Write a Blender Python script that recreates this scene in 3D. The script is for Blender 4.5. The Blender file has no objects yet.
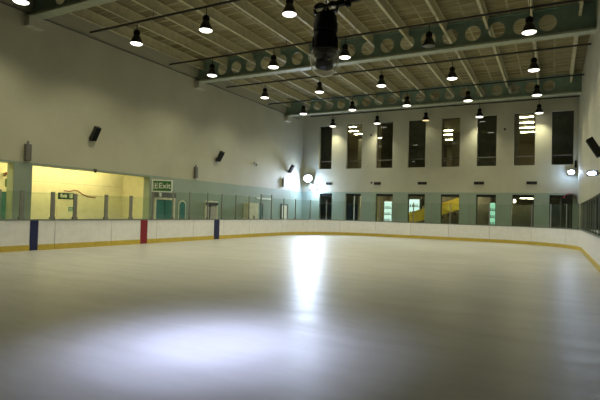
import bpy, bmesh, math, random
from mathutils import Vector, Matrix
random.seed(7)
S = bpy.context.scene
COL = S.collection
PI = math.pi

# ------------------------------------------------------------------ sizes of the place (metres)
XL = -18.26          # inner face of the long wall
XR = 1.42            # inner face of the near-side wall
YB = 34.93           # inner face of the end wall
YF = -10.0           # wall behind the viewer
ZC = 10.15           # underside of the roof deck
BL, BR, BBK = -16.41, 1.36, 33.54     # dasher board faces
HB = 1.12
BAND = 3.30          # top of the mint paint

# ------------------------------------------------------------------ materials
def nt(name):
    m = bpy.data.materials.new(name); m.use_nodes = True
    t = m.node_tree; t.nodes.clear()
    out = t.nodes.new('ShaderNodeOutputMaterial')
    return m, t, out
def N(t, k, **kw):
    n = t.nodes.new(k)
    for a, b in kw.items(): setattr(n, a, b)
    return n
def mixc(t, fac, a, b):
    n = N(t, 'ShaderNodeMix', data_type='RGBA')
    if hasattr(fac, 'links'): t.links.new(fac, n.inputs['Factor'])
    else: n.inputs['Factor'].default_value = fac
    for s, v in (('A', a), ('B', b)):
        i = [q for q in n.inputs if q.name == s and q.type == 'RGBA'][0]
        if hasattr(v, 'links'): t.links.new(v, i)
        else: i.default_value = (*v, 1)
    return [q for q in n.outputs if q.type == 'RGBA'][0]
def noise(t, scale, detail=3, vec=None, rough=.5):
    n = N(t, 'ShaderNodeTexNoise'); n.inputs['Scale'].default_value = scale
    n.inputs['Detail'].default_value = detail; n.inputs['Roughness'].default_value = rough
    if vec: t.links.new(vec, n.inputs['Vector'])
    return n.outputs['Fac']
def coords(t, scale=(1, 1, 1)):
    c = N(t, 'ShaderNodeTexCoord'); mp = N(t, 'ShaderNodeMapping'); mp.inputs['Scale'].default_value = scale
    t.links.new(c.outputs['Object'], mp.inputs['Vector'])
    return mp.outputs['Vector']
def ramp(t, fac, lo, hi, a=0., b=1.):
    n = N(t, 'ShaderNodeMapRange'); t.links.new(fac, n.inputs['Value'])
    n.inputs['From Min'].default_value = lo; n.inputs['From Max'].default_value = hi
    n.inputs['To Min'].default_value = a; n.inputs['To Max'].default_value = b
    return n.outputs['Result']
def plain(name, c, rough=.5, metal=0., var=.12, scale=4., spec=.5):
    m, t, out = nt(name)
    p = N(t, 'ShaderNodeBsdfPrincipled')
    f = noise(t, scale, 4, coords(t))
    dark = tuple(v*(1-var) for v in c); lite = tuple(min(1, v*(1+var)) for v in c)
    t.links.new(mixc(t, ramp(t, f, .3, .7), dark, lite), p.inputs['Base Color'])
    p.inputs['Roughness'].default_value = rough; p.inputs['Metallic'].default_value = metal
    p.inputs['Specular IOR Level'].default_value = spec
    t.links.new(p.outputs[0], out.inputs[0])
    return m
def glow(name, c, s):
    m, t, out = nt(name)
    e = N(t, 'ShaderNodeEmission'); e.inputs[0].default_value = (*c, 1); e.inputs[1].default_value = s
    t.links.new(e.outputs[0], out.inputs[0]); return m
def glass(name, tint, refl=.09, rough=.02):
    m, t, out = nt(name)
    a = N(t, 'ShaderNodeBsdfTransparent'); a.inputs[0].default_value = (*tint, 1)
    g = N(t, 'ShaderNodeBsdfGlossy'); g.inputs[1].default_value = rough; g.inputs[0].default_value = (.9, .95, .92, 1)
    fr = N(t, 'ShaderNodeFresnel'); fr.inputs[0].default_value = 1.45
    mx = N(t, 'ShaderNodeMixShader')
    ge = N(t, 'ShaderNodeNewGeometry')
    sc = N(t, 'ShaderNodeMath', operation='MULTIPLY'); sc.inputs[1].default_value = refl/.09
    fs = N(t, 'ShaderNodeMath', operation='SUBTRACT'); fs.inputs[0].default_value = 1.
    t.links.new(ge.outputs['Backfacing'], fs.inputs[1])
    sb = N(t, 'ShaderNodeMath', operation='MULTIPLY')
    t.links.new(fr.outputs[0], sc.inputs[0]); t.links.new(sc.outputs[0], sb.inputs[0]); t.links.new(fs.outputs[0], sb.inputs[1]); t.links.new(sb.outputs[0], mx.inputs[0])
    t.links.new(a.outputs[0], mx.inputs[1]); t.links.new(g.outputs[0], mx.inputs[2])
    t.links.new(mx.outputs[0], out.inputs[0]); return m

def milky(m, amount, c):
    t = m.node_tree; out = [n for n in t.nodes if n.type == 'OUTPUT_MATERIAL'][0]; src = out.inputs[0].links[0].from_socket
    d = t.nodes.new('ShaderNodeBsdfDiffuse'); d.inputs[0].default_value = (*c, 1)
    lw = t.nodes.new('ShaderNodeLayerWeight'); lw.inputs[0].default_value = .18
    mr = ramp(t, lw.outputs['Facing'], 0, 1, amount*.07, amount)
    mx = t.nodes.new('ShaderNodeMixShader'); t.links.new(mr, mx.inputs[0]); t.links.new(src, mx.inputs[1]); t.links.new(d.outputs[0], mx.inputs[2]); t.links.new(mx.outputs[0], out.inputs[0])
    return m
def painted_wall(band=True):
    """warm white blockwork above, mint green gloss paint below 3.3 m"""
    m, t, out = nt('painted_blockwork')
    p = N(t, 'ShaderNodeBsdfPrincipled'); v = coords(t)
    sep = N(t, 'ShaderNodeSeparateXYZ'); t.links.new(v, sep.inputs[0])
    add = N(t, 'ShaderNodeMath', operation='ADD'); t.links.new(sep.outputs[0], add.inputs[0]); t.links.new(sep.outputs[1], add.inputs[1])
    cmb = N(t, 'ShaderNodeCombineXYZ'); t.links.new(add.outputs[0], cmb.inputs[0]); t.links.new(sep.outputs[2], cmb.inputs[1])
    br = N(t, 'ShaderNodeTexBrick'); t.links.new(cmb.outputs[0], br.inputs['Vector'])
    for k, q in (('Scale', 1.), ('Mortar Size', .006), ('Brick Width', .45), ('Row Height', .225), ('Mortar Smooth', .3)): br.inputs[k].default_value = q
    f = noise(t, .5, 5, v, .6)
    up = mixc(t, ramp(t, f, .3, .7), WALL_A, WALL_B)
    lo = mixc(t, ramp(t, f, .3, .7), MINT_A, MINT_B)
    st = N(t, 'ShaderNodeMath', operation='GREATER_THAN'); t.links.new(sep.outputs[2], st.inputs[0]); st.inputs[1].default_value = BAND
    t.links.new(mixc(t, st.outputs[0], lo, up) if band else up, p.inputs['Base Color'])
    p.inputs['Roughness'].default_value = .62
    b = N(t, 'ShaderNodeBump'); b.inputs['Strength'].default_value = .12; b.inputs['Distance'].default_value = .01; b.invert = True
    t.links.new(br.outputs['Fac'], b.inputs['Height']); t.links.new(b.outputs[0], p.inputs['Normal'])
    t.links.new(p.outputs[0], out.inputs[0]); return m
WALL_A, WALL_B = (.42, .41, .31), (.49, .48, .365)
MINT_A, MINT_B = (.25, .31, .245), (.30, .365, .29)

def roof_deck():
    """wood-wool panels between pale battens that run across the hall"""
    m, t, out = nt('wood_wool_deck')
    p = N(t, 'ShaderNodeBsdfPrincipled'); v = coords(t)
    br = N(t, 'ShaderNodeTexBrick'); t.links.new(v, br.inputs['Vector'])
    br.offset = 0.; br.squash = 1.
    for k, q in (('Scale', 1.), ('Mortar Size', .045), ('Brick Width', 1.71), ('Row Height', .62), ('Mortar Smooth', .1), ('Bias', 0.)): br.inputs[k].default_value = q
    br.inputs['Color1'].default_value = (.20, .155, .065, 1); br.inputs['Color2'].default_value = (.34, .30, .155, 1)
    br.inputs['Mortar'].default_value = (.46, .43, .27, 1)
    big = noise(t, .28, 2, v); fine = noise(t, 2.2, 6, coords(t, (.7, 4.5, 1)), .72)
    c = mixc(t, ramp(t, big, .42, .62, 0, .55), br.outputs['Color'], (.29, .27, .16))
    c2 = mixc(t, ramp(t, fine, .36, .62, 0, .62), c, (.105, .08, .032))
    t.links.new(c2, p.inputs['Base Color']); p.inputs['Roughness'].default_value = .95
    bp = N(t, 'ShaderNodeBump'); bp.inputs['Strength'].default_value = .4; bp.inputs['Distance'].default_value = .03
    t.links.new(br.outputs['Fac'], bp.inputs['Height']); t.links.new(bp.outputs[0], p.inputs['Normal'])
    t.links.new(p.outputs[0], out.inputs[0]); return m
def ice_mat():
    m, t, out = nt('resurfaced_ice')
    p = N(t, 'ShaderNodeBsdfPrincipled'); v = coords(t)
    big = noise(t, .22, 4, v, .6); sw = noise(t, 1., 5, coords(t, (.5, 2.2, 1)), .65); fine = noise(t, 7., 6, v, .7)
    c = mixc(t, ramp(t, big, .3, .7), (.40, .395, .36), (.50, .495, .465))
    c = mixc(t, ramp(t, sw, .45, .75, 0, .45), c, (.35, .345, .305))
    t.links.new(c, p.inputs['Base Color'])
    r = N(t, 'ShaderNodeMath', operation='ADD')
    t.links.new(ramp(t, sw, .3, .7, .31, .42), r.inputs[0]); t.links.new(ramp(t, fine, .3, .7, -.03, .05), r.inputs[1])
    t.links.new(r.outputs[0], p.inputs['Roughness'])
    p.inputs['IOR'].default_value = 1.31; p.inputs['Specular IOR Level'].default_value = .42
    bp = N(t, 'ShaderNodeBump'); bp.inputs['Strength'].default_value = .08; bp.inputs['Distance'].default_value = .02
    t.links.new(fine, bp.inputs['Height']); t.links.new(bp.outputs[0], p.inputs['Normal'])
    t.links.new(p.outputs[0], out.inputs[0]); return m

M = dict(
    wall=painted_wall(), wallplain=painted_wall(False), deck=roof_deck(), ice=ice_mat(),
    concrete=plain('concrete_slab', (.22, .21, .19), .85),
    beam=plain('teal_beam_paint', (.185, .27, .22), .5),
    flange=plain('teal_flange_lit_from_below', (.36, .39, .29), .55),  # the beam's teal made paler, light from below put into the colour
    purlin=plain('cream_purlin_paint', (.54, .50, .32), .6),
    pipe=plain('dark_steel_pipe', (.03, .03, .028), .45, .3),
    black=plain('black_enamel', (.018, .016, .014), .35),
    blackmatt=plain('black_matt', (.005, .005, .006), .75, spec=.2),
    board=plain('white_board_plastic', (.84, .84, .86), .42, var=.05),
    kick=plain('yellow_kick_plastic', (.58, .44, .07), .5, var=.1),
    caprail=plain('grey_cap_rail', (.16, .19, .17), .45),
    blue=plain('blue_stripe_plastic', (.008, .014, .085), .45),
    red=plain('red_stripe_plastic', (.24, .008, .02), .45),
    post=plain('aluminium_post', (.22, .23, .21), .45, .4),
    postpale=plain('pale_post', (.62, .64, .60), .45),
    glass=glass('rink_glass', (.92, .955, .93)),
    wglass=glass('window_glass', (.88, .90, .86), .10),
    dome=milky(glass('clear_dome', (.95, .95, .90), .13, .06), .95, (.85, .83, .70)),
    frame=plain('dark_window_frame', (.035, .035, .03), .5),
    reveal=plain('window_reveal', (.50, .48, .38), .6),
    grey=plain('grey_sheet_metal', (.15, .145, .13), .5, .2),
    pale=plain('pale_painted_steel', (.50, .49, .40), .6),
    teal=plain('teal_door_paint', (.045, .19, .165), .5),
    cream=plain('cream_door_paint', (.74, .70, .52), .55),
    creamwall=plain('yellow_cream_plaster', (.72, .70, .50), .7, var=.05),
    pinkish=plain('pale_grey_door', (.48, .44, .40), .55),
    signgreen=plain('sign_green', (.045, .17, .05), .5, var=.04),
    signdark=plain('sign_dark_green', (.012, .05, .03), .5, var=.04),
    signteal=plain('sign_teal', (.10, .26, .25), .5),
    white=plain('sign_white', (.80, .83, .74), .5, var=.03),
    maroon=plain('maroon_cloth', (.26, .015, .025), .8),
    redcable=plain('red_cable', (.28, .05, .03), .5),
    room=plain('office_plaster', (.40, .37, .28), .8),
    roomdark=plain('dark_office_partition', (.17, .16, .13), .8),
    navy=plain('navy_screen', (.012, .014, .03), .6),
    stair=plain('yellow_balustrade', (.72, .58, .09), .5),
    tread=plain('stair_tread', (.20, .17, .12), .7),
    cabinet=plain('machine_casing', (.20, .21, .20), .4),
    lamp=glow('lamp_lens_lit', (1., .95, .80), 3.2),
    lampdim=glow('lamp_lens_dim', (1., .75, .34), .8),
    lampoff=plain('lamp_lens_unlit', (.10, .10, .09), .25),
    flooddim=glow('floodlight_lens_dimmer', (.80, .88, 1.), 30.),
    flood=glow('floodlight_lens', (.80, .88, 1.), 110.),
    tube=glow('office_tube_light', (1., .90, .52), 28.),
    cove=glow('corridor_tube_light', (1., .86, .40), 48.),
    lobby=glow('lobby_panel_light', (1., .88, .52), 34.),
    display=glow('display_front_light', (.74, 1., .93), .9),
    displaygreen=glow('green_display_light', (.45, .9, .62), .7),
    bulb=glow('globe_bulb_light', (1., .9, .62), 5.),
)

# ------------------------------------------------------------------ mesh helpers
class MB:
    def __init__(s): s.v = []; s.f = []
    def add(s, vs, fs):
        o = len(s.v); s.v += [tuple(q) for q in vs]; s.f += [tuple(o+i for i in q) for q in fs]; return s
    def box(s, a, b):
        (x0, y0, z0), (x1, y1, z1) = a, b
        return s.add([(x0,y0,z0),(x1,y0,z0),(x1,y1,z0),(x0,y1,z0),(x0,y0,z1),(x1,y0,z1),(x1,y1,z1),(x0,y1,z1)],
                     [(0,3,2,1),(4,5,6,7),(0,1,5,4),(1,2,6,5),(2,3,7,6),(3,0,4,7)])
    def cbox(s, c, d, mat=None):
        """box of size d about c, turned by a 3x3 matrix"""
        vs = []
        for z in (-.5, .5):
            for x, y in ((-.5,-.5),(.5,-.5),(.5,.5),(-.5,.5)):
                q = Vector((x*d[0], y*d[1], z*d[2]))
                if mat: q = mat @ q
                vs.append(q + Vector(c))
        return s.add(vs, [(0,3,2,1),(4,5,6,7),(0,1,5,4),(1,2,6,5),(2,3,7,6),(3,0,4,7)])
    def tube(s, pts, r, n=10, caps=True):
        pts = [Vector(p) for p in pts]; rings = []
        for i, p in enumerate(pts):
            d = (pts[min(i+1, len(pts)-1)] - pts[max(i-1, 0)]).normalized()
            u = d.orthogonal().normalized() if abs(d.z) > .9 else d.cross(Vector((0, 0, 1))).normalized()
            w = d.cross(u)
            rr = r[i] if isinstance(r, (list, tuple)) else r
            rings.append([p + u*rr*math.cos(2*PI*k/n) + w*rr*math.sin(2*PI*k/n) for k in range(n)])
        o = len(s.v)
        for g in rings: s.v += [tuple(q) for q in g]
        for i in range(len(rings)-1):
            for k in range(n):
                s.f.append((o+i*n+k, o+i*n+(k+1) % n, o+(i+1)*n+(k+1) % n, o+(i+1)*n+k))
        if caps:
            s.f.append(tuple(o+k for k in range(n))[::-1]); s.f.append(tuple(o+(len(rings)-1)*n+k for k in range(n)))
        return s
    def lathe(s, prof, c=(0, 0, 0), n=24, mat=None):
        o = len(s.v)
        for r, z in prof:
            for k in range(n):
                q = Vector((r*math.cos(2*PI*k/n), r*math.sin(2*PI*k/n), z))
                if mat: q = mat @ q
                s.v.append(tuple(q + Vector(c)))
        for i in range(len(prof)-1):
            for k in range(n):
                s.f.append((o+i*n+k, o+i*n+(k+1) % n, o+(i+1)*n+(k+1) % n, o+(i+1)*n+k))
        return s
    def prism(s, poly, axis, a, b):
        """a 2D outline pushed along one axis from a to b"""
        def P(u, w, t): return {'x': (t, u, w), 'y': (u, t, w), 'z': (u, w, t)}[axis]
        n = len(poly); o = len(s.v)
        s.v += [P(u, w, a) for u, w in poly] + [P(u, w, b) for u, w in poly]
        s.f.append(tuple(o+k for k in range(n))); s.f.append(tuple(o+n+k for k in range(n))[::-1])
        for k in range(n): s.f.append((o+k, o+n+k, o+n+(k+1) % n, o+(k+1) % n))
        return s
    def build(s, name, mat, parent=None, smooth=False, bevel=0):
        me = bpy.data.meshes.new(name); me.from_pydata(s.v, [], s.f); me.update()
        bm = bmesh.new(); bm.from_mesh(me); bmesh.ops.recalc_face_normals(bm, faces=bm.faces); bm.to_mesh(me); bm.free()
        me.materials.append(mat)
        if smooth:
            me.polygons.foreach_set('use_smooth', [True]*len(me.polygons))
            try: me.set_sharp_from_angle(angle=math.radians(40))
            except Exception: pass
        o = bpy.data.objects.new(name, me); COL.objects.link(o)
        if parent:
            o.parent = parent
        if bevel:
            b = o.modifiers.new('edge', 'BEVEL'); b.width = bevel; b.segments = 2; b.limit_method = 'ANGLE'
        return o
def tag(o, label=None, cat=None, group=None, kind=None):
    if label: o['label'] = label
    if cat: o['category'] = cat
    if group: o['group'] = group
    if kind: o['kind'] = kind
    return o
def thing(name, loc, label, cat, group=None, rz=0.):
    o = bpy.data.objects.new(name, None); COL.objects.link(o); o.location = loc; o.rotation_euler = (0, 0, rz)
    o.empty_display_size = .1
    return tag(o, label, cat, group)
def struct(name, mb, mat, parent=None):
    o = mb.build(name, mat, parent)
    if not parent: o['kind'] = 'structure'
    return o
def dup(root, loc, label, group=None, rz=None):
    r = root.copy(); COL.objects.link(r); r.location = loc
    if rz is not None: r.rotation_euler = (0, 0, rz)
    r['label'] = label
    if group: r['group'] = group
    for ch in root.children:
        c = ch.copy(); COL.objects.link(c); c.parent = r
        for g in ch.children:
            d = g.copy(); COL.objects.link(d); d.parent = c
    return r
def grid_wall(cuts_u, cuts_w, holes, plane, a, b):
    """wall cells between the cuts, leaving the holes open; plane 'x' = wall of constant x"""
    mb = MB()
    us = sorted(set(cuts_u + [h[0] for h in holes] + [h[1] for h in holes])); ws = sorted(set(cuts_w + [h[2] for h in holes] + [h[3] for h in holes]))
    for i in range(len(us)-1):
        j = 0
        while j < len(ws)-1:
            def solid(j):
                u, w = (us[i]+us[i+1])/2, (ws[j]+ws[j+1])/2
                return not any(h[0] < u < h[1] and h[2] < w < h[3] for h in holes)
            if not solid(j): j += 1; continue
            k = j
            while k+1 < len(ws)-1 and solid(k+1): k += 1
            if plane == 'x': mb.box((a, us[i], ws[j]), (b, us[i+1], ws[k+1]))
            else: mb.box((us[i], a, ws[j]), (us[i+1], b, ws[k+1]))
            j = k+1
    return mb
def text_mesh(body, size, mat, parent, loc, rot, name='lettering'):
    cu = bpy.data.curves.new(name, 'FONT'); cu.body = body; cu.size = size; cu.align_x = 'LEFT'; cu.align_y = 'CENTER'; cu.extrude = .004; cu.offset = size*.012
    tmp = bpy.data.objects.new('tmp_text', cu); COL.objects.link(tmp)
    bpy.context.view_layer.update()
    me = bpy.data.meshes.new_from_object(tmp.evaluated_get(bpy.context.evaluated_depsgraph_get()))
    bpy.data.objects.remove(tmp); bpy.data.curves.remove(cu)
    me.name = name; me.materials.clear(); me.materials.append(mat)
    o = bpy.data.objects.new(name, me); COL.objects.link(o); o.parent = parent; o.location = loc; o.rotation_euler = rot
    return o

# ------------------------------------------------------------------ camera
f_px, yaw, pitch, roll = 478.48, .4855, .0243, .0274
F = Vector((-math.sin(yaw)*math.cos(pitch), math.cos(yaw)*math.cos(pitch), math.sin(pitch)))
R0 = Vector((math.cos(yaw), math.sin(yaw), 0)); U0 = R0.cross(F)
Rv = math.cos(roll)*R0 + math.sin(roll)*U0; Uv = -math.sin(roll)*R0 + math.cos(roll)*U0
cd = bpy.data.cameras.new('camera'); cd.sensor_width = 36; cd.sensor_fit = 'HORIZONTAL'; cd.lens = f_px*36/600; cd.clip_start = .05; cd.clip_end = 300
cam = bpy.data.objects.new('camera', cd); COL.objects.link(cam)
mw = Matrix((( Rv.x, Uv.x, -F.x, 0), (Rv.y, Uv.y, -F.y, 0), (Rv.z, Uv.z, -F.z, 1.65), (0, 0, 0, 1)))
cam.matrix_world = mw
S.camera = cam

# ------------------------------------------------------------------ shell
WT = .35
struct('floor', MB().box((XL-4, YF-.5, -.4), (6., 58., -.012)), M['concrete'])
UPW = [(-16.79,-15.68),(-14.39,-13.13),(-11.96,-10.68),(-9.50,-8.23),(-7.09,-5.83),(-4.68,-3.42),(-2.33,-1.06),(-.08,1.15)]
LOW = [(-16.66,-15.55),(-14.40,-13.10),(-11.92,-10.58),(-9.45,-8.19),(-7.07,-5.79),(-4.67,-3.40),(-2.38,-1.07),(-.17,1.14)]
UZ = (5.13, 8.62); LZ = (.02, 3.17)
REC = (9.0, 18.06)                   # corridor beside the rink
struct('wall_left', grid_wall([YF-.5, YB+WT], [-.01, ZC+.12], [(REC[0], 11.06, 0, 3.22), (11.80, REC[1], 0, 3.22)], 'x', XL-.42, XL), M['wall'])
struct('wall_back', grid_wall([XL, XR+.5], [-.01, ZC+.12], [(a, b, *UZ) for a, b in UPW] + [(a, b, *LZ) for a, b in LOW], 'y', YB, YB+WT), M['wall'])
struct('wall_right', grid_wall([YF-.5, YB], [-.01, ZC+.12], [(-6., 31.4, 0, 2.55)], 'x', XR, XR+.3), M['wallplain'])
struct('wall_front', MB().box((XL, YF-.5, 0), (XR, YF, ZC+.12)), M['roomdark'])
struct('ceiling', MB().box((XL-.4, YF-.5, ZC), (XR+.3, YB+.35, ZC+.15)), M['deck'])
# dark spectators' bay behind the right hand boards
bay = MB(); bay.box((4.6, -6.4, 0), (4.8, 31.8, 3.)); bay.box((XR+.3, 31.4, 0), (4.6, 31.6, 3.)); bay.box((XR+.3, -6.4, 0), (4.6, -6.2, 3.)); bay.box((XR+.3, -6.4, 2.8), (4.8, 31.8, 3.))
struct('wall_bay', bay, M['roomdark'])

# corridor behind the openings of the long wall
cor = MB(); XC = -20.2
cor.box((XC-.2, REC[0]-.2, 0), (XC, REC[1]+.2, 3.9)); cor.box((XC, REC[1], 0), (XL-.42, REC[1]+.2, 3.9)); cor.box((XC, REC[0]-.2, 0), (XL-.42, REC[0], 3.9))
struct('wall_corridor', cor, M['creamwall'])
struct('ceiling_corridor', MB().box((XC-.2, REC[0]-.2, 3.62), (XL-.42, REC[1]+.2, 3.8)), M['creamwall'])
struct('trim_1', MB().box((XC, REC[0], 2.13), (XC+.012, REC[1], 2.15)).box((XC, REC[0], 2.66), (XC+.012, REC[1], 2.68)), M['pale'])
for i, y in enumerate((9.7, 12.6, 14.3, 16.0)):
    t = thing('corridor_light', (XL-.62, y, 3.5), ['fluorescent batten hidden behind the lintel before the pillar', 'fluorescent batten on the corridor ceiling just past the pillar', 'fluorescent batten on the corridor ceiling over the small exit sign', 'fluorescent batten on the corridor ceiling towards the end wall'][i], 'light', 'corridor battens')
    MB().box((-.07, -.65, .05), (.07, .65, .12)).build('batten_body', M['pale'], t)
    MB().tube([(0, -.62, 0), (0, .62, 0)], .035).build('tube', M['cove'], t, True)

# ------------------------------------------------------------------ ice (rounded sheet) and boards
def rink_path(step=.12):
    """inner line of the boards: up the long side, round the far corners, back down the near side"""
    r = 5.; pts = [(BL, -6.)]
    y = -6.
    while y < BBK-r-step: y += step; pts.append((BL, y))
    for k in range(0, 41): a = PI - k/40*PI/2; pts.append((BL+r+r*math.cos(a), BBK-r+r*math.sin(a)))
    x = BL+r
    while x < BR-r-step: x += step; pts.append((x, BBK))
    for k in range(0, 41): a = PI/2 - k/40*PI/2; pts.append((BR-r+r*math.cos(a), BBK-r+r*math.sin(a)))
    y = BBK-r
    while y > -6.+step: y -= step; pts.append((BR, y))
    return [Vector((a, b)) for a, b in pts]
PATH = rink_path()
ARC = [0.]
for i in range(1, len(PATH)): ARC.append(ARC[-1]+(PATH[i]-PATH[i-1]).length)
def at_arc(s):
    s = max(0., min(ARC[-1], s)); i = 1
    while i < len(ARC)-1 and ARC[i] < s: i += 1
    d = PATH[i]-PATH[i-1]; L = max(1e-9, d.length); q = PATH[i-1] + d*((s-ARC[i-1])/L); d = d/L
    return q, Vector((-d.y, d.x))          # point, outward normal (to the left of travel)
S_LEFT_END = 6. + BBK - 5.
S_BACK = S_LEFT_END + 5*PI/2
S_BACK_END = S_BACK + (BR-BL-10)
S_RIGHT = S_BACK_END + 5*PI/2
ring = [(q.x, q.y) for q in PATH] + [(BR, YF+.02), (BL, YF+.02)]
me = MB(); me.prism(ring, 'z', -.008, 0.0)
struct('ice_surface', me, M['ice'])

def strip(s0, s1, o0, o1, z0, z1, pivot):
    n = max(1, int((s1-s0)/.45)); mb = MB(); vs = []
    for i in range(n+1):
        q, nn = at_arc(s0+(s1-s0)*i/n)
        for o, z in ((o0, z0), (o1, z0), (o1, z1), (o0, z1)):
            p = q+nn*o; vs.append((p.x-pivot[0], p.y-pivot[1], z))
    fs = []
    for i in range(n):
        for k in range(4): fs.append((i*4+k, i*4+(k+1) % 4, i*4+4+(k+1) % 4, i*4+4+k))
    fs += [(0, 1, 2, 3), (n*4+3, n*4+2, n*4+1, n*4)]
    return mb.add(vs, fs)
STR = [(16.60, 16.90, 'blue'), (21.77, 22.17, 'red'), (27.08, 27.53, 'blue')]      # arc positions of the line markings
cuts = [.0] + [6.+8.97+2.6*k for k in range(-3, 8)] + [S_LEFT_END]
cuts = sorted(c for c in set(cuts) if c >= 6.)
cuts[-2:] = [S_LEFT_END]
arcL = [S_LEFT_END + 5*PI/2*k/3 for k in range(1, 4)]
bk = [S_BACK + (S_BACK_END-S_BACK)*k/3 for k in range(1, 4)]
arcR = [S_BACK_END + 5*PI/2*k/3 for k in range(1, 4)]
rt = [S_RIGHT+2.75*k for k in range(1, 10)]
cuts += arcL + bk + arcR + rt
for s0, s1 in zip(cuts[:-1], cuts[1:]):
    q, nn = at_arc((s0+s1)/2); piv = (q.x, q.y)
    st = [m for m in STR if s0 < (m[0]+m[1])/2 < s1]
    if st and st[0][2] == 'red': lab, grp = 'white dasher board panel carrying the single red stripe', 'rink boards'
    elif st and st[0][0] < 20: lab, grp = 'white dasher board panel with blue stripe below the corridor pillar', 'rink boards'
    elif st: lab, grp = 'white dasher board panel with blue stripe past the green Exit sign', 'rink boards'
    elif s1 <= S_LEFT_END+.01: lab, grp = 'plain white dasher board panel along the speaker wall', 'plain boards along the speaker wall'
    elif s1 <= S_BACK+.01: lab, grp = 'curved white dasher board panel in the corner under the two floodlights', 'curved boards in the far corner'
    elif s1 <= S_BACK_END+.01: lab, grp = 'plain white dasher board panel below the end wall windows', 'boards below the end wall'
    elif s1 <= S_RIGHT+.01: lab, grp = 'curved white dasher board panel in the corner by the maroon awning', 'curved boards in the near-side corner'
    else: lab, grp = 'white dasher board panel along the dark spectator bay', 'boards along the dark bay'
    t = thing('dasher_board', (piv[0], piv[1], 0), lab, 'board', grp)
    g = .012
    strip(s0+g, s1-g, 0, .10, .20, HB-.05, piv).build('board_face', M['board'], t)
    strip(s0+g*.5, s1-g*.5, -.015, .10, .0, .20, piv).build('kick_plate', M['kick'], t)
    strip(s0, s1, -.02, .12, HB-.05, HB, piv).build('cap_rail', M['caprail'], t)
    for a, b, cname in st: strip(a, b, -.022, .005, .004, HB-.045, piv).build('line_stripe', M[cname], t)

# glass panes and posts
posts = [(6+y, h) for y, h in ((9.5, 2.13), (10.3, 2.13), (11.47, 2.13), (12.42, 2.11), (13.89, 2.13), (15.21, 2.14), (16.5, 2.4), (17.85, 2.48), (19.09, 2.49), (20.53, 2.5), (21.79, 2.52), (23.15, 2.52), (24.52, 2.52), (25.87, 2.7), (27.17, 2.7))]
def arc_at_y(y): return 6+y
posts += [(S_LEFT_END + 5*PI/2*k/6+.25, 2.52) for k in range(0, 7)]
nb = 6
posts += [(S_BACK + .25 + (S_BACK_END-S_BACK-.25)*k/nb, 2.5) for k in range(1, nb+1)]
posts += [(S_BACK_END + 5*PI/2*k/6, 2.5) for k in range(1, 7)]
posts += [(S_RIGHT+1.36*k, 2.5) for k in range(1, 17)]
def arcname(s):
    if s < 6+15.4: return 'a'
    if s < S_LEFT_END+.1: return 'b'
    if s < S_BACK_END: return 'c'
    return 'd'
for i, (s, h) in enumerate(posts):
    q, nn = at_arc(s); k = arcname(s)
    o = MB()
    w = .075 if k == 'a' else .03
    ang = math.atan2(nn.y, nn.x); rm = Matrix.Rotation(ang, 3, 'Z')
    o.cbox((0, 0, (h-HB)/2), (.05, w*2, h-HB), rm); o.cbox((0, 0, .04), (.1, w*2.6, .08), rm)
    ob = o.build('glass_post', M['post'], None); ob.location = (q.x+nn.x*.05, q.y+nn.y*.05, HB)
    lab = {'a': 'short thick grey glass post in front of the yellow corridor', 'b': 'thin grey glass post along the speaker wall boards',
           'c': 'thin grey glass post on the far corner or end wall boards', 'd': 'thin grey glass post on the boards by the dark bay'}[k]
    tag(ob, lab, 'post', {'a': 'short glass posts by the corridor', 'b': 'glass posts along the speaker wall', 'c': 'glass posts along the end wall', 'd': 'glass posts by the dark bay'}[k])
    if i+1 < len(posts):
        s2, h2 = posts[i+1]; z1 = min(h, h2)-.03
        gap = .09 if k == 'a' else .045
        piv = (q.x, q.y)
        pb = strip(s+gap, s2-gap, .044, .056, HB+.001, z1, piv).build('rink_glass', M['glass'], None); pb.location = (piv[0], piv[1], 0)
        lab = {'a': 'low clear glass pane above the boards by the yellow corridor', 'b': 'clear glass pane above the boards along the speaker wall',
               'c': 'clear glass pane above the far boards below the end wall', 'd': 'clear glass pane above the boards by the dark bay'}[k]
        tag(pb, lab, 'glass', {'a': 'low panes by the corridor', 'b': 'panes along the speaker wall', 'c': 'panes along the end wall', 'd': 'panes by the dark bay'}[k])

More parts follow.
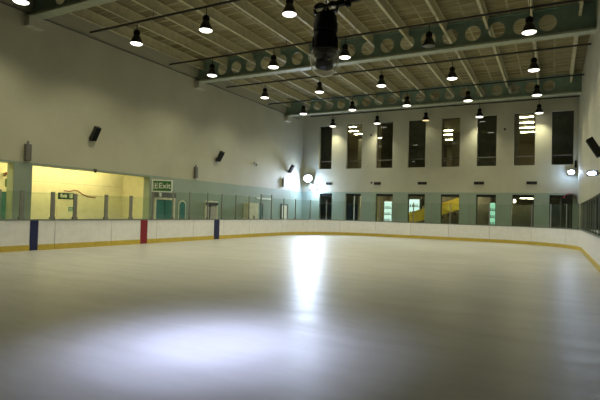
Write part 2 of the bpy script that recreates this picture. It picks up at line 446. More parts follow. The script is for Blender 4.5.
# ------------------------------------------------------------------ roof steel
def cell_beam(y, label):
    t = thing('roof_beam', (XL, y, 9.0), label, 'beam', 'castellated roof beams')
    L = XR-XL; z0, z1 = .06, ZC-9.0-.06; pitch = .96; n = int(L/pitch); m0 = (L-n*pitch)/2
    zc = (z0+z1)/2; rr = .33; K = 16; mb = MB()
    hy = .012
    def ringpt(cx, k, rad): a = 2*PI*k/K; return (cx+rad*math.cos(a), zc+rad*1.02*math.sin(a))
    def sq(cx, k):
        a = 2*PI*k/K; c, s_ = math.cos(a), math.sin(a); hw, hh = pitch/2, (z1-z0)/2
        q = min(hw/abs(c) if abs(c) > 1e-6 else 9, hh/abs(s_) if abs(s_) > 1e-6 else 9); return (cx+c*q, zc+s_*q)
    for i in range(n):
        cx = m0+pitch*(i+.5)
        if i == 0 or i == n-1:
            mb.box((cx-pitch/2, -hy, z0), (cx+pitch/2, hy, z1)); continue
        vs = []; fs = []
        for k in range(K):
            a = ringpt(cx, k, rr); b = sq(cx, k)
            vs += [(a[0], -hy, a[1]), (b[0], -hy, b[1]), (a[0], hy, a[1]), (b[0], hy, b[1])]
        for k in range(K):
            p, q = 4*k, 4*((k+1) % K)
            fs += [(p, p+1, q+1, q), (p+2, q+2, q+3, p+3), (p, q, q+2, p+2)]
            # corners of the cell
        mb.add(vs, fs)
        for sx in (-1, 1):
            for sz in (-1, 1):
                cxr, czr = cx+sx*pitch/2, zc+sz*(z1-z0)/2
                ks = [k for k in range(K) if (sq(cx, k)[0]-cx)*sx > 0 and (sq(cx, k)[1]-zc)*sz > 0]
                best = None
                for k in range(K):
                    a, b = sq(cx, k), sq(cx, (k+1) % K)
                    onx = abs(abs(a[0]-cx)-pitch/2) < 1e-6; onx2 = abs(abs(b[0]-cx)-pitch/2) < 1e-6
                    if onx != onx2 and ((a[0]+b[0])/2-cx)*sx > 0 and ((a[1]+b[1])/2-zc)*sz > 0:
                        for yy in (-hy, hy): mb.add([(a[0], yy, a[1]), (b[0], yy, b[1]), (cxr, yy, czr)], [(0, 1, 2)])
    mb.box((0, -hy, z0), (m0, hy, z1)); mb.box((L-m0, -hy, z0), (L, hy, z1))
    mb.build('web', M['beam'], t)
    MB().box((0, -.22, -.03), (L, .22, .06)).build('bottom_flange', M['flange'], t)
    MB().box((0, -.16, ZC-9.0-.06), (L, .16, ZC-9.0)).build('top_flange', M['beam'], t)
    MB().box((0, -.32, -.42), (.30, .32, -.032)).build('bearing_block', M['pale'], t)
    return t
cell_beam(11.55, 'teal castellated roof beam closest to the viewer, meeting the wall above the pillar')
cell_beam(21.6, 'teal castellated roof beam across mid-hall behind the hanging light effect')
cell_beam(32.0, 'teal castellated roof beam just before the end wall')
BY = [YF, 11.55, 21.6, 32.0, YB]
for k in range(12):
    x = -17.9+1.706*k
    if x > XR: break
    t = thing('purlin', (x, 0, 9.66), 'cream steel purlin running the length of the roof', 'purlin', 'cream roof purlins')
    for a, b in zip(BY[:-1], BY[1:]):
        a2, b2 = a+.02, b-.02
        MB().box((-.055, a2, 0), (.055, b2, .025)).box((-.012, a2, .025), (.012, b2, ZC-9.66-.05)).box((-.075, a2, ZC-9.66-.05), (.075, b2, ZC-9.66-.026)).build('purlin_length', M['purlin'], t)

# lamp pipes
PY = [9.62, 14.2, 19.2, 24.25, 29.3, 34.35]; ZP = 9.35
pl = ['dark lamp pipe across the hall before the closest roof beam', 'dark lamp pipe across the hall over the yellow corridor', 'dark lamp pipe across the hall just before the middle beam',
      'dark lamp pipe across the hall just past the middle beam', 'dark lamp pipe across the hall before the farthest beam', 'dark lamp pipe hugging the end wall above the windows']
for y, lab in zip(PY, pl):
    mb = MB(); mb.tube([(0, 0, 0), (XR-XL-(.0 if y < 34 else .9), 0, 0)], .046, 8)
    t = thing('lamp_pipe', (XL+(0 if y < 34 else .9), y, ZP), lab, 'pipe', 'lamp pipes')
    mb.build('pipe', M['pipe'], t, True)
    for k in range(2, 11, 2):
        MB().tube([(-17.9+1.706*k-XL-(0 if y < 34 else .9), 0, .04), (-17.9+1.706*k-XL-(0 if y < 34 else .9), 0, 9.655-ZP)], .012, 6).build('hanger_rod', M['pipe'], t)
# cable along the top of the long wall
t = tag(MB().tube([(0, 0, 0), (0, 36., 0)], .03, 8).build('wall_cable', M['grey'], None, True), 'thin dark cable run along the top of the speaker wall', 'cable'); t.location = (XL+.032, -2., 9.13)

# lamps
def make_lamp(lens):
    t = thing('bell_lamp', (0, 0, 0), '', 'lamp')
    MB().lathe([(.255, 0), (.26, .015), (.247, .06), (.215, .15), (.175, .24), (.14, .31), (.115, .36), (.09, .37), (.085, .35), (.125, .29), (.16, .22), (.20, .13), (.235, .05), (.255, 0)], n=32).build('bell_shade', M['black'], t, True)
    hs = MB(); hs.lathe([(0, .36), (.10, .36), (.112, .375), (.112, .54), (.09, .57), (.03, .58), (0, .58)], n=20)
    for k in range(8):
        a = 2*PI*k/8; hs.cbox((.115*math.cos(a), .115*math.sin(a), .455), (.03, .012, .14), Matrix.Rotation(a, 3, 'Z'))
    hs.build('ballast_housing', M['blackmatt'], t, True)
    MB().tube([(0, 0, .57), (0, 0, .868)], .018, 8).build('drop_rod', M['pipe'], t)
    MB().lathe([(.24, .02), (.235, .0), (.20, -.022), (.135, -.037), (.06, -.044), (0, -.046)], n=32).build('lens', lens, t, True)
    if lens is not M['lampoff']:
        ld = bpy.data.lights.new('lamp_light', 'SPOT'); ld.energy = LAMP_W if lens is M['lamp'] else LAMP_W*.06
        ld.color = (1., .95, .66); ld.spot_size = math.radians(142); ld.spot_blend = 1.; ld.shadow_soft_size = .18
        lo = bpy.data.objects.new('lamp_light', ld); COL.objects.link(lo); lo.parent = t; lo.location = (0, 0, -.06)
    return t
LAMP_W = 430.
lx = [-15.38+3.637*i for i in range(5)]
col_w = ['next to the speaker wall', 'second from the speaker wall', 'midway along its pipe', 'second from the dark bay wall', 'next to the dark bay wall']
row_w = ['pipe before the closest beam', 'pipe over the yellow corridor', 'pipe before the middle beam', 'pipe past the middle beam', 'pipe before the farthest beam', 'pipe along the end wall']
lit0, off0, dim0 = make_lamp(M['lamp']), None, None
first = True; wall_row = None
LZ0 = 8.435
TW = {}
for j in range(6):
    for i in range(5):
        x = lx[i]; y = PY[j]
        if (i, j) == (0, 0): x -= .5
        lab = 'lit bell lamp %s, %s' % (col_w[i], row_w[j])
        loc = (x, y, LZ0)
        if (j == 0 and i > 2) or (j == 1 and i == 4): continue
        if (i, j) == (3, 2):
            o = make_lamp(M['lampoff']); o.location = loc; o['label'] = 'unlit black bell lamp silhouetted against the middle beam'
        elif (i, j) == (2, 5):
            o = make_lamp(M['lampdim']); o.location = loc; o['label'] = 'dim amber bell lamp in the middle of the end wall pipe'
        elif first: lit0.location = loc; lit0['label'] = lab; o = lit0; first = False
        else: o = dup(lit0, loc, lab)
        if j == 5:
            for ch in o.children:
                if ch.type == 'LIGHT':
                    if wall_row is None:
                        wall_row = ch.data.copy(); wall_row.spot_size = math.radians(112); wall_row.energy = LAMP_W*.8
                    if (i, j) != (2, 5): ch.data = wall_row
        o['group'] = 'bell lamps under the roof'

# ------------------------------------------------------------------ hanging light effect with clear dome
t = thing('light_effect', (-4.255, 9., 4.5), 'tall black light effect hanging from a bar with a clear dome', 'light effect')
MB().lathe([(0, .44), (.225, .44), (.25, .48), (.25, .84), (.235, .87), (.235, .92), (.255, .94), (.255, 1.10), (.235, 1.13), (.235, 1.24), (.19, 1.30), (0, 1.30)], n=28).build('body', M['blackmatt'], t, True)
for k in range(10):
    a = 2*PI*k/10; MB().cbox((.256*math.cos(a), .256*math.sin(a), .66), (.03, .05, .26), Matrix.Rotation(a, 3, 'Z')).build('cooling_fin', M['blackmatt'], t)
MB().lathe([(.258, .53), (.285, .46), (.30, .36), (.298, .26), (.28, .17), (.24, .09), (.17, .03), (.08, -.005), (0, -.015)], n=40).build('clear_dome', M['dome'], t, True)
MB().lathe([(.255, .51), (.285, .51), (.285, .55), (.255, .55), (.255, .51)], n=28).build('dome_ring', M['black'], t, True)
MB().tube([(0, 0, .46), (0, 0, .38)], .055, 12).cbox((0, 0, .37), (.34, .05, .03)).cbox((-.165, 0, .30), (.025, .07, .16)).cbox((.165, 0, .30), (.025, .07, .16)).build('yoke', M['black'], t)
hm = Matrix.Rotation(.32, 3, 'Y') @ Matrix.Rotation(.4, 3, 'X')
MB().cbox((0, 0, .24), (.29, .25, .19), hm).build('moving_head', M['blackmatt'], t, bevel=.02)
for s in (-1, 1):
    pts = [(s*.14 + .12*math.cos(a), 0.02*s, 1.44 + .10*math.sin(a)) for a in [2*PI*k/16 for k in range(17)]]
    MB().tube(pts, .034, 8).build('hook_clamp', M['black'], t, True)
MB().cbox((0, 0, 1.34), (.5, .12, .05)).build('clamp_plate', M['black'], t)
br = thing('lighting_bar', (-4.255, 9., 5.98), 'dark lighting bar that carries the light effect', 'bar')
MB().tube([(-.24, 0, 0), (XR+4.255, 0, 0)], .028, 10).build('bar_tube', M['pipe'], br, True)
for x in (0., 3.6):
    MB().tube([(x, 0, .02), (x, 0, 9.66-5.98)], .016, 8).build('drop_rod', M['pipe'], br)
MB().cbox((.34, 0, 0), (.16, .1, .1)).cbox((.5, 0, -.03), (.1, .08, .12)).build('cable_box', M['blackmatt'], br)

# ------------------------------------------------------------------ speakers, boxes, signs on the long wall
def speaker(loc, rz, label, dirn=1):
    t = thing('wall_speaker', loc, label, 'speaker', 'black wall speakers', rz)
    m = Matrix.Rotation(math.radians(30), 3, 'Y')
    # local +x points away from the wall
    MB().cbox((.27, 0, .06), (.20, .27, .66), m).build('cabinet', M['black'], t, bevel=.02)
    MB().cbox(Vector((.27, 0, .06)) + m @ Vector((.104, 0, 0)), (.012, .24, .62), m).build('grille', M['blackmatt'], t)
    MB().tube([(.02, 0, -.20), (.10, 0, -.17), (.20, 0, -.05)], .035, 8).build('bracket_arm', M['black'], t)
    MB().box((.002, -.08, -.26), (.03, .08, -.06)).build('wall_plate', M['black'], t)
    return t
speaker((XL, 14.45, 4.80), 0, 'black speaker on the long wall above the yellow corridor')
speaker((XL, 23.5, 4.84), 0, 'black speaker on the long wall past the Exit sign')
speaker((XL, 32.5, 4.9), 0, 'black speaker on the long wall beside the bright floodlights')
speaker((XR, 17.4, 3.84), PI, 'black speaker high on the near-side wall above a floodlight')
def wall_box(y, z0, z1, label):
    t = thing('wall_box', (XL, y, z0), label, 'wall box', 'grey upright wall boxes')
    MB().box((.002, -.11, 0), (.16, .11, z1-z0-.12)).build('box_body', M['grey'], t, bevel=.01)
    MB().tube([(.08, 0, z1-z0-.12), (.08, 0, z1-z0)], .04, 8).build('conduit_stub', M['grey'], t)
wall_box(11.53, 3.34, 4.12, 'grey upright wall box above the corridor pillar')
wall_box(21.52, 3.42, 4.18, 'grey upright wall box just past the arched teal panel')
wall_box(31.7, 3.5, 4.26, 'grey upright wall box under the speaker by the floodlights')
t = thing('security_camera', (XL, 14.7, 3.26), 'tiny dark dome camera under the lintel of the corridor', 'camera')
MB().box((.002, -.05, -.02), (.10, .05, .06)).build('mount', M['grey'], t); MB().lathe([(0, -.12), (.04, -.11), (.065, -.07), (.07, -.02), (0, -.02)], (.055, 0, 0), 14).build('dome', M['black'], t, True)
t = thing('wall_sensor', (XL, 27.8, 4.93), 'small pale sensor on the long wall between two speakers', 'sensor')
MB().box((.002, -.17, -.05), (.12, .17, .06)).build('sensor_body', M['pale'], t, bevel=.01); MB().tube([(.06, .05, -.05), (.11, .05, -.17)], .045, 8).build('sensor_head', M['grey'], t)

# big hanging Exit sign over the teal door
ang = math.radians(33)
t = thing('exit_sign', (-17.68, 18.35, 2.77), 'large green Exit sign with white border above the teal door', 'sign', None, ang)
W2, H2 = .51, .31
MB().box((-W2, -.03, -H2), (W2, .03, H2)).build('border_panel', M['white'], t)
MB().box((-W2+.05, -.036, -H2+.055), (W2-.05, -.028, H2-.055)).build('green_face', M['signgreen'], t)
text_mesh('Exit', .39, M['white'], t, (-.17, -.042, .0), (PI/2, 0, 0))
pic = MB()
for a, b in (((-.44, -.15), (-.42, .15)), ((-.22, -.15), (-.20, .15)), ((-.44, .13), (-.20, .15)), ((-.44, -.15), (-.20, -.13))): pic.box((a[0], -.042, a[1]), (b[0], -.034, b[1]))
pic.lathe([(0, -.004), (.035, -.004), (.035, .004), (0, .004)], (-.32, -.04, .075), 12, Matrix.Rotation(PI/2, 3, 'X'))
pic.cbox((-.32, -.038, -.0), (.05, .008, .1)); pic.cbox((-.345, -.038, -.08), (.03, .008, .1), Matrix.Rotation(.5, 3, 'Y')); pic.cbox((-.295, -.038, -.08), (.03, .008, .1), Matrix.Rotation(-.5, 3, 'Y'))
pic.cbox((-.28, -.038, .02), (.08, .008, .025)); pic.cbox((-.36, -.038, .01), (.07, .008, .025), Matrix.Rotation(.5, 3, 'Y'))
pic.build('running_figure', M['white'], t)
for x in (-.40, -.05): MB().tube([(x, 0, H2-.01), (x, 0, H2+.03)], .014, 8).build('hanger', M['pale'], t)
MB().box((-.62, -.015, H2+.02), (-.02, .015, H2+.045)).build('support_arm', M['pale'], t)

def wall_door(name, y0, y1, z1, mat, label, cat='door', frame=M['cream'], x=XL, handle=True, dark_top=False):
    t = thing(name, (x, (y0+y1)/2, 0), label, cat)
    w = (y1-y0)/2
    MB().box((.004, -w, .0), (.05, w, z1)).build('leaf', mat, t)
    MB().box((.004, -w-.12, 0), (.08, -w-.003, z1+.12)).box((.004, w+.003, 0), (.08, w+.12, z1+.12)).box((.004, -w-.003, z1+.003), (.08, w+.003, z1+.12)).build('door_frame', frame, t)
    if handle: MB().tube([(.05, -w+.12, 1.0), (.09, -w+.12, 1.0), (.09, -w+.28, 1.0)], .014, 8).build('handle', M['post'], t)
    if dark_top: MB().box((.05, -w-.1, z1-.12), (.11, w+.1, z1+.04)).build('dark_header', M['frame'], t)
    return t
t = wall_door('fire_door', 18.50, 19.78, 2.08, M['teal'], 'teal double door in a pale frame below the large Exit sign')
MB().box((.05, -.012, .02), (.056, .012, 2.06)).build('meeting_stile', M['frame'], t)
MB().box((.004, -.85, 2.205), (.10, .80, 2.46)).build('transom_panel', M['grey'], t)
b = MB().box((.10, -.52, 2.22), (.16, -.38, 2.44)).build('emergency_lamp', M['white'], t)
# arched teal panel
t = thing('arched_panel', (XL, 20.53, 0), 'narrow arched teal panel right next to the teal door', 'panel')
def arch(w, h): return [(-w, 0.), (w, 0.)] + [(w*math.cos(PI*k/12), h-w+w*math.sin(PI*k/12)) for k in range(13)]
MB().prism(arch(.30, 2.10), 'x', .004, .03).build('arch_surround', M['cream'], t)
MB().prism(arch(.235, 2.03), 'x', .03, .045).build('arch_infill', M['teal'], t)
t = wall_door('side_door', 22.6, 23.55, 2.02, M['pinkish'], 'pale grey door with dark header behind the second blue stripe', dark_top=True)
MB().box((.05, -.2, .1), (.054, -.08, 1.9)).build('push_plate', M['frame'], t)
t = thing('cream_cupboard', (XL, 27.15, 0), 'cream two door cupboard against the long wall', 'cupboard')
MB().box((.004, -.62, 0), (.42, .62, 2.14)).build('carcass', M['cream'], t)
for s in (-1, 1):
    d = MB().box((.42, min(s*.015, s*.6), .08), (.44, max(s*.015, s*.6), 2.1)).build('door', M['cream'], t)
    MB().tube([(.455, s*.07, 1.0), (.455, s*.07, 1.3)], .015, 6).build('handle', M['frame'], d)
t = wall_door('grey_door', 27.98, 28.8, 2.05, M['signteal'], 'grey green door close behind the cream cupboard', frame=M['grey'])
t = wall_door('corner_door', 31.6, 32.4, 2.1, M['cream'], 'cream door deep in the corner below the floodlights', frame=M['grey'])
# white strip painted in for the bright reflections in the rink glass
t = thing('reflection_strip', (XL, 29.4, 2.4), 'long white strip standing in for a reflection in the rink glass', 'painted reflection')
MB().box((.004, -1.3, .05), (.04, .6, .16)).build('strip', M['white'], t)

# inside the corridor
wall_door('corridor_door', 14.35, 15.25, 1.78, M['creamwall'], 'cream corridor door under the small dark Exit sign', frame=M['cream'], x=XC)
t = thing('small_exit_sign', (XC, 14.73, 2.08), 'small dark green Exit sign above the cream corridor door', 'sign', None, PI/2)
MB().box((-.40, -.05, -.15), (.40, -.004, .15)).build('sign_face', M['signdark'], t)
text_mesh('Exit', .22, M['white'], t, (-.32, -.054, 0.), (PI/2, 0, 0))
fg = MB(); fg.box((.16, -.056, -.10), (.175, -.05, .10)); fg.box((.30, -.056, -.10), (.315, -.05, .10)); fg.box((.16, -.056, .09), (.315, -.05, .10)); fg.cbox((.24, -.053, .0), (.035, .006, .1)); fg.cbox((.225, -.053, -.06), (.02, .006, .08), Matrix.Rotation(.5, 3, 'Y')); fg.cbox((.255, -.053, -.06), (.02, .006, .08), Matrix.Rotation(-.5, 3, 'Y')); fg.cbox((.25, -.053, .068), (.03, .006, .03))
fg.build('running_figure', M['white'], t)
t = thing('door_notice', (XC+.052, 15.02, 1.47), 'little teal notice stuck on the cream corridor door', 'notice')
MB().box((.0, -.17, -.10), (.008, .17, .10)).build('notice_face', M['signteal'], t)
nb_ = MB()
for k in range(3): nb_.box((.008, -.13, -.06+.05*k), (.010, .12-.05*k, -.045+.05*k))
nb_.build('printed_lines', M['white'], t)
t = tag(MB().tube([(.03, -.55, .0), (.03, -.24, -.02), (.03, 0, .06), (.03, .2, .02), (.03, .42, -.11), (.03, .76, -.24), (.03, 1.2, -.26)], .018, 8).build('red_cable', M['redcable'], None, True), 'thin red cable looping over the yellow corridor wall', 'cable'); t.location = (XC, 15.15, 2.33)
wall_door('teal_door', 11.1, 12.0, 2.14, M['teal'], 'teal door in the corridor before the pillar', x=XC)
t = thing('running_sign', (XC, 12.06, 2.52), 'small green exit pictogram sign above the corridor teal door', 'sign', None, PI/2)
MB().box((-.16, -.05, -.17), (.16, -.004, .17)).build('sign_face', M['signgreen'], t)
fg = MB(); fg.cbox((0, -.053, .1), (.05, .006, .05)); fg.cbox((0, -.053, .02), (.05, .006, .1)); fg.cbox((-.03, -.053, -.08), (.03, .006, .12), Matrix.Rotation(.5, 3, 'Y')); fg.cbox((.03, -.053, -.08), (.03, .006, .12), Matrix.Rotation(-.5, 3, 'Y'))
fg.build('running_figure', M['white'], t)
t = thing('wall_lamp', (XC, 11.85, 2.90), 'small dull red wall lamp above the green pictogram sign', 'lamp')
MB().box((.004, -.05, -.12), (.05, .05, .02)).build('back_plate', M['grey'], t); MB().lathe([(0, -.04), (.1, -.05), (.13, -.02), (.05, .05), (0, .05)], (.16, 0, 0), 16).build('lamp_shade', M['redcable'], t, True)
MB().tube([(.05, 0, -.02), (.13, 0, .03)], .012, 6).build('arm', M['grey'], t)

# ------------------------------------------------------------------ end wall: windows, vents
k = 0
for i, (a, b) in enumerate(UPW):
    k += 1
    w = bpy.data.objects.new('window_%d' % k, None); COL.objects.link(w); w.location = ((a+b)/2, YB+.26, UZ[0]); w['kind'] = 'structure'
    h = UZ[1]-UZ[0]; q = (b-a)/2; e = .045
    MB().box((-q, -.03, 0), (-q+e, .03, h)).box((q-e, -.03, 0), (q, .03, h)).box((-q+e, -.03, 0), (q-e, .03, e)).box((-q+e, -.03, h-e), (q-e, .03, h)).build('window_frame', M['frame'], w)
    MB().box((-q+e, -.025, .60), (q-e, .025, .66)).build('transom', M['grey'], w)
    MB().box((-q+e, -.006, e), (q-e, .006, .60)).build('pane', M['wglass'], w); MB().box((-q+e, -.006, .66), (q-e, .006, h-e)).build('pane', M['wglass'], w)
for i, (a, b) in enumerate(LOW):
    k += 1
    w = bpy.data.objects.new('window_%d' % k, None); COL.objects.link(w); w.location = ((a+b)/2, YB+.26, LZ[0]); w['kind'] = 'structure'
    h = LZ[1]-LZ[0]; q = (b-a)/2; e = .05
    MB().box((-q, -.03, 0), (-q+e, .03, h)).box((q-e, -.03, 0), (q, .03, h)).box((-q+e, -.03, h-.17), (q-e, .03, h)).box((-q+e, -.03, 0), (q-e, .03, .08)).build('window_frame', M['frame'], w)
    MB().box((-q+e, -.006, .08), (q-e, .006, h-.17)).build('pane', M['wglass'], w)
    if i in (1, 7):
        MB().box((-.035, -.03, .08), (.035, .03, h-.17)).build('mullion', M['postpale'] if i == 1 else M['grey'], w)
vl = ['black double air vent between the first two window columns from the floodlit corner', 'black double air vent below the third upper window', 'black double air vent below the fourth upper window', 'black double air vent left of the sixth upper window', 'black double air vent below the seventh upper window']
vl = ['black wall vent closest to the floodlit corner', 'black wall vent above the amber-edged lower window', 'black wall vent above the left end of the yellow stair', 'black wall vent between the stair window and the green-lit window', 'black wall vent closest to the maroon awning']
for x, w, lab in zip((-15.85, -11.8, -8.4, -4.5, -1.22), (.26, .27, .33, .33, .32), vl):
    t = thing('wall_vent', (x, YB, 3.96), lab, 'vent', 'black vents along the end wall')
    MB().box((-w, -.02, -.10), (w, -.002, .10)).build('vent_back', M['blackmatt'], t)
    MB().box((-w, -.035, -.10), (-w+.02, -.02, .10)).box((w-.02, -.035, -.10), (w, -.02, .10)).box((-.02, -.035, -.10), (.02, -.02, .10)).build('vent_frame', M['frame'], t)
    sl = MB()
    for q in range(4): sl.cbox((0, -.03, -.075+.05*q), (w*2-.04, .02, .012), Matrix.Rotation(.5, 3, 'X'))
    sl.build('slats', M['frame'], t)
for x, z, lab in ((-12.28, 4.02, 'tiny dark sensor beside the vent over the amber-edged window'), (-12.41, 7.69, 'tiny dark sensor high between the second and third upper windows'), (-2.9, 7.6, 'tiny dark sensor high beside the upper window with four tube lights')):
    t = thing('dark_sensor', (x, YB, z), lab, 'sensor', 'dark sensors on the end wall')
    MB().lathe([(0, 0), (.07, 0), (.06, .06), (.03, .09), (0, .095)], (0, -.002, 0), 14, Matrix.Rotation(PI/2, 3, 'X')).build('sensor_body', M['black'], t, True)

# ------------------------------------------------------------------ rooms behind the end wall
y0 = YB+WT
rm = MB(); rm.box((-27., 56., -.01), (5., 56.2, 10.2)); rm.box((-27.2, y0, -.01), (-27., 56.2, 10.2)); rm.box((5., y0, -.01), (5.2, 56.2, 10.2))
struct('wall_office', rm, M['room'])
struct('wall_end_returns', MB().box((-27., y0, -.01), (XL-.42, y0+.2, 10.2)).box((XR+.5, y0, -.01), (5., y0+.2, 10.2)), M['roomdark'])
struct('floor_upper', MB().box((-27., y0, 4.2), (5., 56., 4.6)), M['room'])
struct('ceiling_upper', MB().box((-27., y0, 9.55), (5., 56., 9.75)), M['room'])
# upper partitions: closed rooms behind the dark windows
par = MB()
par.box((-22.5, 37.2, 4.6), (-16.55, 37.35, 9.55))                 # behind window 1
par.box((-13.42, 40.5, 4.6), (-12.25, 40.65, 9.55))
par.box((-10.9, 37.2, 4.6), (-8.05, 37.35, 9.55)); par.box((-10.9, 37.35, 4.6), (-10.75, 56, 9.55)); par.box((-8.2, 37.35, 4.6), (-8.05, 40.6, 9.55))
par.box((-5.4, 37.2, 4.6), (-3.1, 37.35, 9.55)); par.box((-.3, 36.6, 4.6), (5, 36.75, 9.55)); par.box((-1.55, 49.5, 4.6), (2., 49.65, 9.55))
struct('wall_partition', par, M['roomdark'])
pp = MB(); pp.box((-15.75, 41., 4.6), (-14.95, 41.15, 8.4)); pp.box((-14.2, 39.5, 4.6), (-13.6, 39.65, 9.55)); pp.box((-7.7, 42.5, 4.6), (-6.7, 42.65, 8.9)); pp.box((-2.6, 38.4, 4.6), (-2.2, 38.55, 9.55))
struct('wall_pale_partition', pp, M['reveal'])
TUB = [(-16.43,40.54,'first'),(-17.05,42.59,'second'),(-16.9,44.43,'third'),(-15.97,47.44,'lone'),(-16.6,52.6,'farther'),(-8.75,45.12,'first'),(-9.05,47.39,'second'),(-9.25,50.63,'third'),(-1.97,40.92,'first'),(-2.01,43.32,'second'),(-2.03,45.76,'third'),(-2.09,48.18,'fourth')]
wn = lambda x: 'second upper window' if x < -16.2 and x > -17.2 else ('third upper window' if x < -15 else ('fifth upper window' if x < -5 else 'seventh upper window'))
wns = ['second']*3+['third']*2+['fifth']*3+['seventh']*4
for (x, y, o_), wv in zip(TUB, wns):
    t = thing('office_light', (x, y, 9.5), '%s ceiling light seen through the %s upper window' % (o_, wv), 'light', 'office ceiling lights')
    MB().box((-.62, -.17, 0), (.62, .17, .048)).build('light_tray', M['pale'], t)
    MB().box((-.58, -.14, -.03), (.58, .14, 0)).build('diffuser', M['tube'], t)
# lobby behind the lower windows
lp = MB(); lp.box((-27., 44., 0), (5., 44.2, 4.2)); struct('wall_lobby', lp, M['room'])
nv = MB(); nv.box((-21.5, 36.6, 0), (-13.9, 36.7, 2.35)); struct('wall_navy_screen', nv, M['navy'])
nv = MB(); nv.box((-21.5, 38.3, 0), (-13.9, 38.4, 4.2)).box((-13.9, 36.4, 0), (-13.75, 44., 4.2)); struct('wall_grey_screen', nv, M['room'])
nv = MB(); nv.box((-9.6, 41.5, 0), (-5.4, 41.6, 4.2)); nv.box((-5.05, 38.2, 0), (-4.05, 38.3, 4.2)).box((-2.6, 37.6, 0), (-1.1, 37.7, 2.55)).box((-.6, 36.6, 0), (1.8, 36.7, 4.2)).box((-1.1, 41, 0), (1.8, 41.2, 4.2)); struct('wall_dark_screen', nv, M['roomdark'])
for x, y, lab in ((-12.3, 37.6, 'lobby ceiling panel behind the amber-edged lower window'), (-9.3, 40.8, 'lobby ceiling panel above the yellow stair'), (-5.6, 37.5, 'lobby ceiling panel over the stair top')):
    t = thing('lobby_light', (x, y, 4.1), lab, 'light', 'lobby ceiling panels')
    MB().box((-.6, -.3, 0), (.6, .3, .09)).build('light_tray', M['pale'], t); MB().box((-.55, -.25, -.03), (.55, .25, 0)).build('diffuser', M['lobby'], t)
t = thing('strip_light', (-1.55, 36.4, 3.0), 'short strip light behind the second last lower window', 'light'); MB().box((-.45, -.05, 0), (.45, .05, .06)).build('light_tray', M['pale'], t); MB().box((-.42, -.04, -.03), (.42, .04, 0)).build('diffuser', M['tube'], t); MB().tube([(0, 0, .06), (0, 0, 1.2)], .012, 6).build('hanger', M['grey'], t)
t = thing('globe_lamp', (-2.33, 36.0, 2.78), 'round glowing globe lamp behind the second last lower window', 'lamp')
MB().lathe([(0, -.13), (.07, -.11), (.12, -.05), (.13, 0), (.12, .05), (.07, .11), (0, .13)], n=18).build('globe', M['bulb'], t, True); MB().tube([(0, 0, .12), (0, 0, 1.42)], .01, 6).build('flex', M['black'], t)
struct('wall_lit_reveal', MB().box((-12.42, 36.1, 0), (-12.17, 36.3, 4.2)), M['stair'])  # added pier, its yellow stands for lobby light on the window reveal
# yellow stair
st = thing('yellow_stair', (-11.4, 39.2, 0), 'yellow sided stair rising behind two lower windows', 'stair')
run, rise = 6.4, 2.1
for yy in (0, 1.3):
    MB().prism([(0, .55), (run, .55+rise), (run, 1.5+rise), (0, 1.5)], 'y', yy, yy+.08).build('balustrade', M['stair'], st)
for q in range(13):
    MB().box((q*run/13, .08, .45+q*rise/13), ((q+1)*run/13+.05, 1.3, .50+(q+1)*rise/13)).build('step', M['tread'], st)
MB().box((.0, .2, 0), (.2, 1.2, .5)).box((run-.3, .2, 0), (run-.1, 1.2, 2.45)).build('support_post', M['tread'], st)
def machine(loc, w, h, lens, label):
    t = thing('vending_machine', loc, label, 'vending machine')
    MB().box((-w/2, 0, 0), (w/2, .7, h)).build('casing', M['cabinet'], t)
    MB().box((-w/2+.06, -.015, .35), (w/2-.06, -.002, h-.08)).build('lit_front', lens, t)
    sh = MB()
    for q in range(4): sh.box((-w/2+.06, -.03, .55+q*(h-.7)/4), (w/2-.06, -.015, .59+q*(h-.7)/4))
    for q in range(4):
        for r_ in range(5):
            sh.box((-w/2+.1+r_*(w-.2)/5, -.03, .59+q*(h-.7)/4), (-w/2+.1+(r_+.5)*(w-.2)/5, -.017, .59+q*(h-.7)/4+.16+.02*random.random()))
    sh.build('shelves', M['cabinet'], t)
    MB().box((-w/2+.1, -.02, .12), (w/2-.1, -.002, .28)).build('slot', M['black'], t)
machine((-11.95, 38.2, 0), .74, 2.75, M['display'], 'pale lit machine behind the amber-edged lower window')
machine((-11.0, 42.6, 0), 1.2, 3.1, M['display'], 'tall pale lit machine beyond the foot of the yellow stair')
machine((-3.75, 37.7, 0), .75, 2.75, M['displaygreen'], 'green lit machine behind the lower window past the stair')

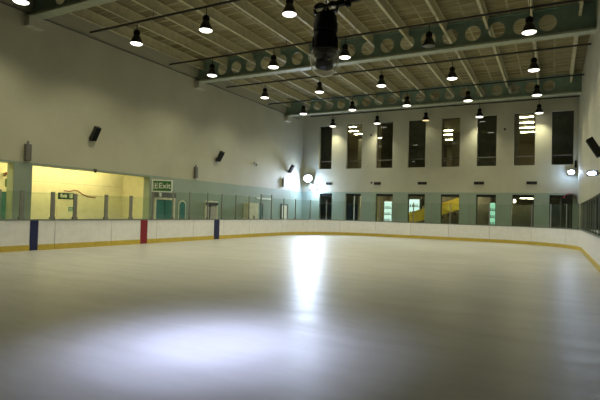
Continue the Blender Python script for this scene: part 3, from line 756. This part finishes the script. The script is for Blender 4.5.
# ------------------------------------------------------------------ floodlights
def floodlight(loc, aim, label, w=.70, h=.60, wall=(0, 1, 0), power=0, reach=.35, spill=0, cone=100):
    t = thing('floodlight', loc, label, 'floodlight', 'corner floodlights')
    d = (Vector(aim)-Vector(loc)).normalized(); zz = Vector((0, 0, 1)); xx = d.cross(zz).normalized(); up = xx.cross(d)
    m = Matrix((xx, d, up)).transposed()
    MB().cbox(m @ Vector((0, -.08, 0)), (w, .14, h), m).build('housing', M['black'], t, bevel=.02)
    fr = MB()
    for a, b in (((-w/2+.015, 0), (.03, h)), ((w/2-.015, 0), (.03, h)), ((0, h/2-.015), (w-.06, .03)), ((0, -h/2+.015), (w-.06, .03))):
        fr.cbox(m @ Vector((a[0], .0, a[1])), (b[0], .03, b[1]), m)
    fr.build('bezel', M['black'], t)
    # bulging lens, visible well off its axis
    prof = [(1., 0), (.94, .03), (.7, .07), (.35, .095), (0, .10)]
    L = MB()
    n = 20; vs = []; fs = []
    for s_, dd in prof:
        for q in range(n):
            a = 2*PI*q/n; vs.append(m @ Vector((math.cos(a)*s_*(w/2-.03), dd-.008, math.sin(a)*s_*(h/2-.03))))
    for i in range(len(prof)-1):
        for q in range(n): fs.append((i*n+q, i*n+(q+1) % n, (i+1)*n+(q+1) % n, (i+1)*n+q))
    L.add(vs, fs).build('lens', M['flood'] if spill > 50 else M['flooddim'], t, True)
    wv = Vector(wall)
    MB().tube([m @ Vector((0, -.12, 0)), wv*reach], .022, 8).build('bracket', M['black'], t)
    MB().cbox(wv*(reach-.014), tuple(.02 if abs(c) > .5 else .16 for c in wv), None).build('wall_plate', M['black'], t)
    if power:
        sp = bpy.data.lights.new('floodlight_spill', 'POINT'); sp.energy = spill; sp.color = (.42, .60, 1.); sp.shadow_soft_size = .1
        so = bpy.data.objects.new('floodlight_spill', sp); COL.objects.link(so); so.parent = t; so.location = d*.24
        ld = bpy.data.lights.new('floodlight_beam', 'SPOT'); ld.energy = power; ld.color = (.62, .75, 1.); ld.spot_size = math.radians(cone); ld.spot_blend = .9; ld.shadow_soft_size = .12
        lo = bpy.data.objects.new('floodlight_beam', ld); COL.objects.link(lo); lo.parent = t
        lo.location = d*.22; lo.rotation_euler = d.to_track_quat('-Z', 'Y').to_euler()
    return t
floodlight((-17.55, 34.55, 4.35), (-9., 18., 0), 'upper bright floodlight in the far corner of the speaker wall', wall=(0, 1, 0), power=900, reach=.37, spill=95)
floodlight((-17.02, 34.55, 3.62), (-13.4, 30.2, 0), 'lower bright floodlight in the far corner by the first window', wall=(0, 1, 0), power=650, reach=.37, spill=90, w=.6, h=.5, cone=75)
floodlight((1.02, 34.5, 4.60), (-5., 22., 0), 'bright floodlight on the end wall past the last window', .46, .30, (0, 1, 0), power=70, reach=.42, spill=30)
floodlight((1.11, 17.95, 3.14), (-4., 4., 1.), 'bright floodlight on the near-side wall under the speaker', .30, .18, (1, 0, 0), power=20, reach=.31, spill=7)
t = thing('dark_bracket', (1.28, YB, 5.12), 'small black bracket above the floodlight past the last window', 'bracket')
MB().box((-.06, -.03, -.2), (.06, -.002, .26)).cbox((0, -.1, .12), (.09, .16, .22), Matrix.Rotation(.3, 3, 'X')).build('bracket_body', M['blackmatt'], t)

# maroon awning in the near-side corner
t = thing('awning', (1.0, YB, 2.98), 'small maroon curved awning in the corner past the last window', 'awning')
n = 10; vs = []; fs = []
for q in range(n+1):
    a = PI*q/n
    for yy, rr in ((-.004, 1.), (-.55, .86)):
        for th in (0, .03): vs.append((-.38*math.cos(a)*(rr-th), yy, .30*math.sin(a)*(rr-th)))
for q in range(n):
    o_ = q*4
    fs += [(o_, o_+4, o_+6, o_+2), (o_+1, o_+3, o_+7, o_+5), (o_+2, o_+6, o_+7, o_+3), (o_, o_+1, o_+5, o_+4)]
MB().add(vs, fs).build('awning_cloth', M['maroon'], t, True)
MB().tube([(-.31, -.02, 0), (-.31, -.55, 0), (.31, -.55, 0), (.31, -.02, 0)], .015, 8).build('awning_rail', M['frame'], t)

# ------------------------------------------------------------------ unseen nested spots added to make the light pool on the near ice
for e_, sz in ((3600, 13), (3400, 22), (2200, 32)):
    ld = bpy.data.lights.new('added_pool_spot', 'SPOT'); ld.energy = e_; ld.color = (.58, .64, 1.); ld.spot_size = math.radians(sz); ld.spot_blend = 1.; ld.shadow_soft_size = .15
    lo = bpy.data.objects.new('added_pool_spot', ld); COL.objects.link(lo); lo.location = (-3.4, .6, 9.0)
    lo.rotation_euler = (Vector((-3.70, 4.85, 0))-lo.location).to_track_quat('-Z', 'Y').to_euler()

# ------------------------------------------------------------------ world and view
w = bpy.data.worlds.new('night'); S.world = w; w.use_nodes = True
w.node_tree.nodes['Background'].inputs[0].default_value = (.02, .024, .03, 1); w.node_tree.nodes['Background'].inputs[1].default_value = .1
S.view_settings.view_transform = 'Standard'; S.view_settings.look = 'None'; S.view_settings.gamma = 1.; S.view_settings.exposure = .57
S.view_settings.use_curve_mapping = False
S.cycles.use_denoising = True
S.cycles.max_bounces = 8; S.cycles.diffuse_bounces = 4; S.cycles.transparent_max_bounces = 16
S.cycles.sample_clamp_indirect = 8.
bpy.context.view_layer.update()
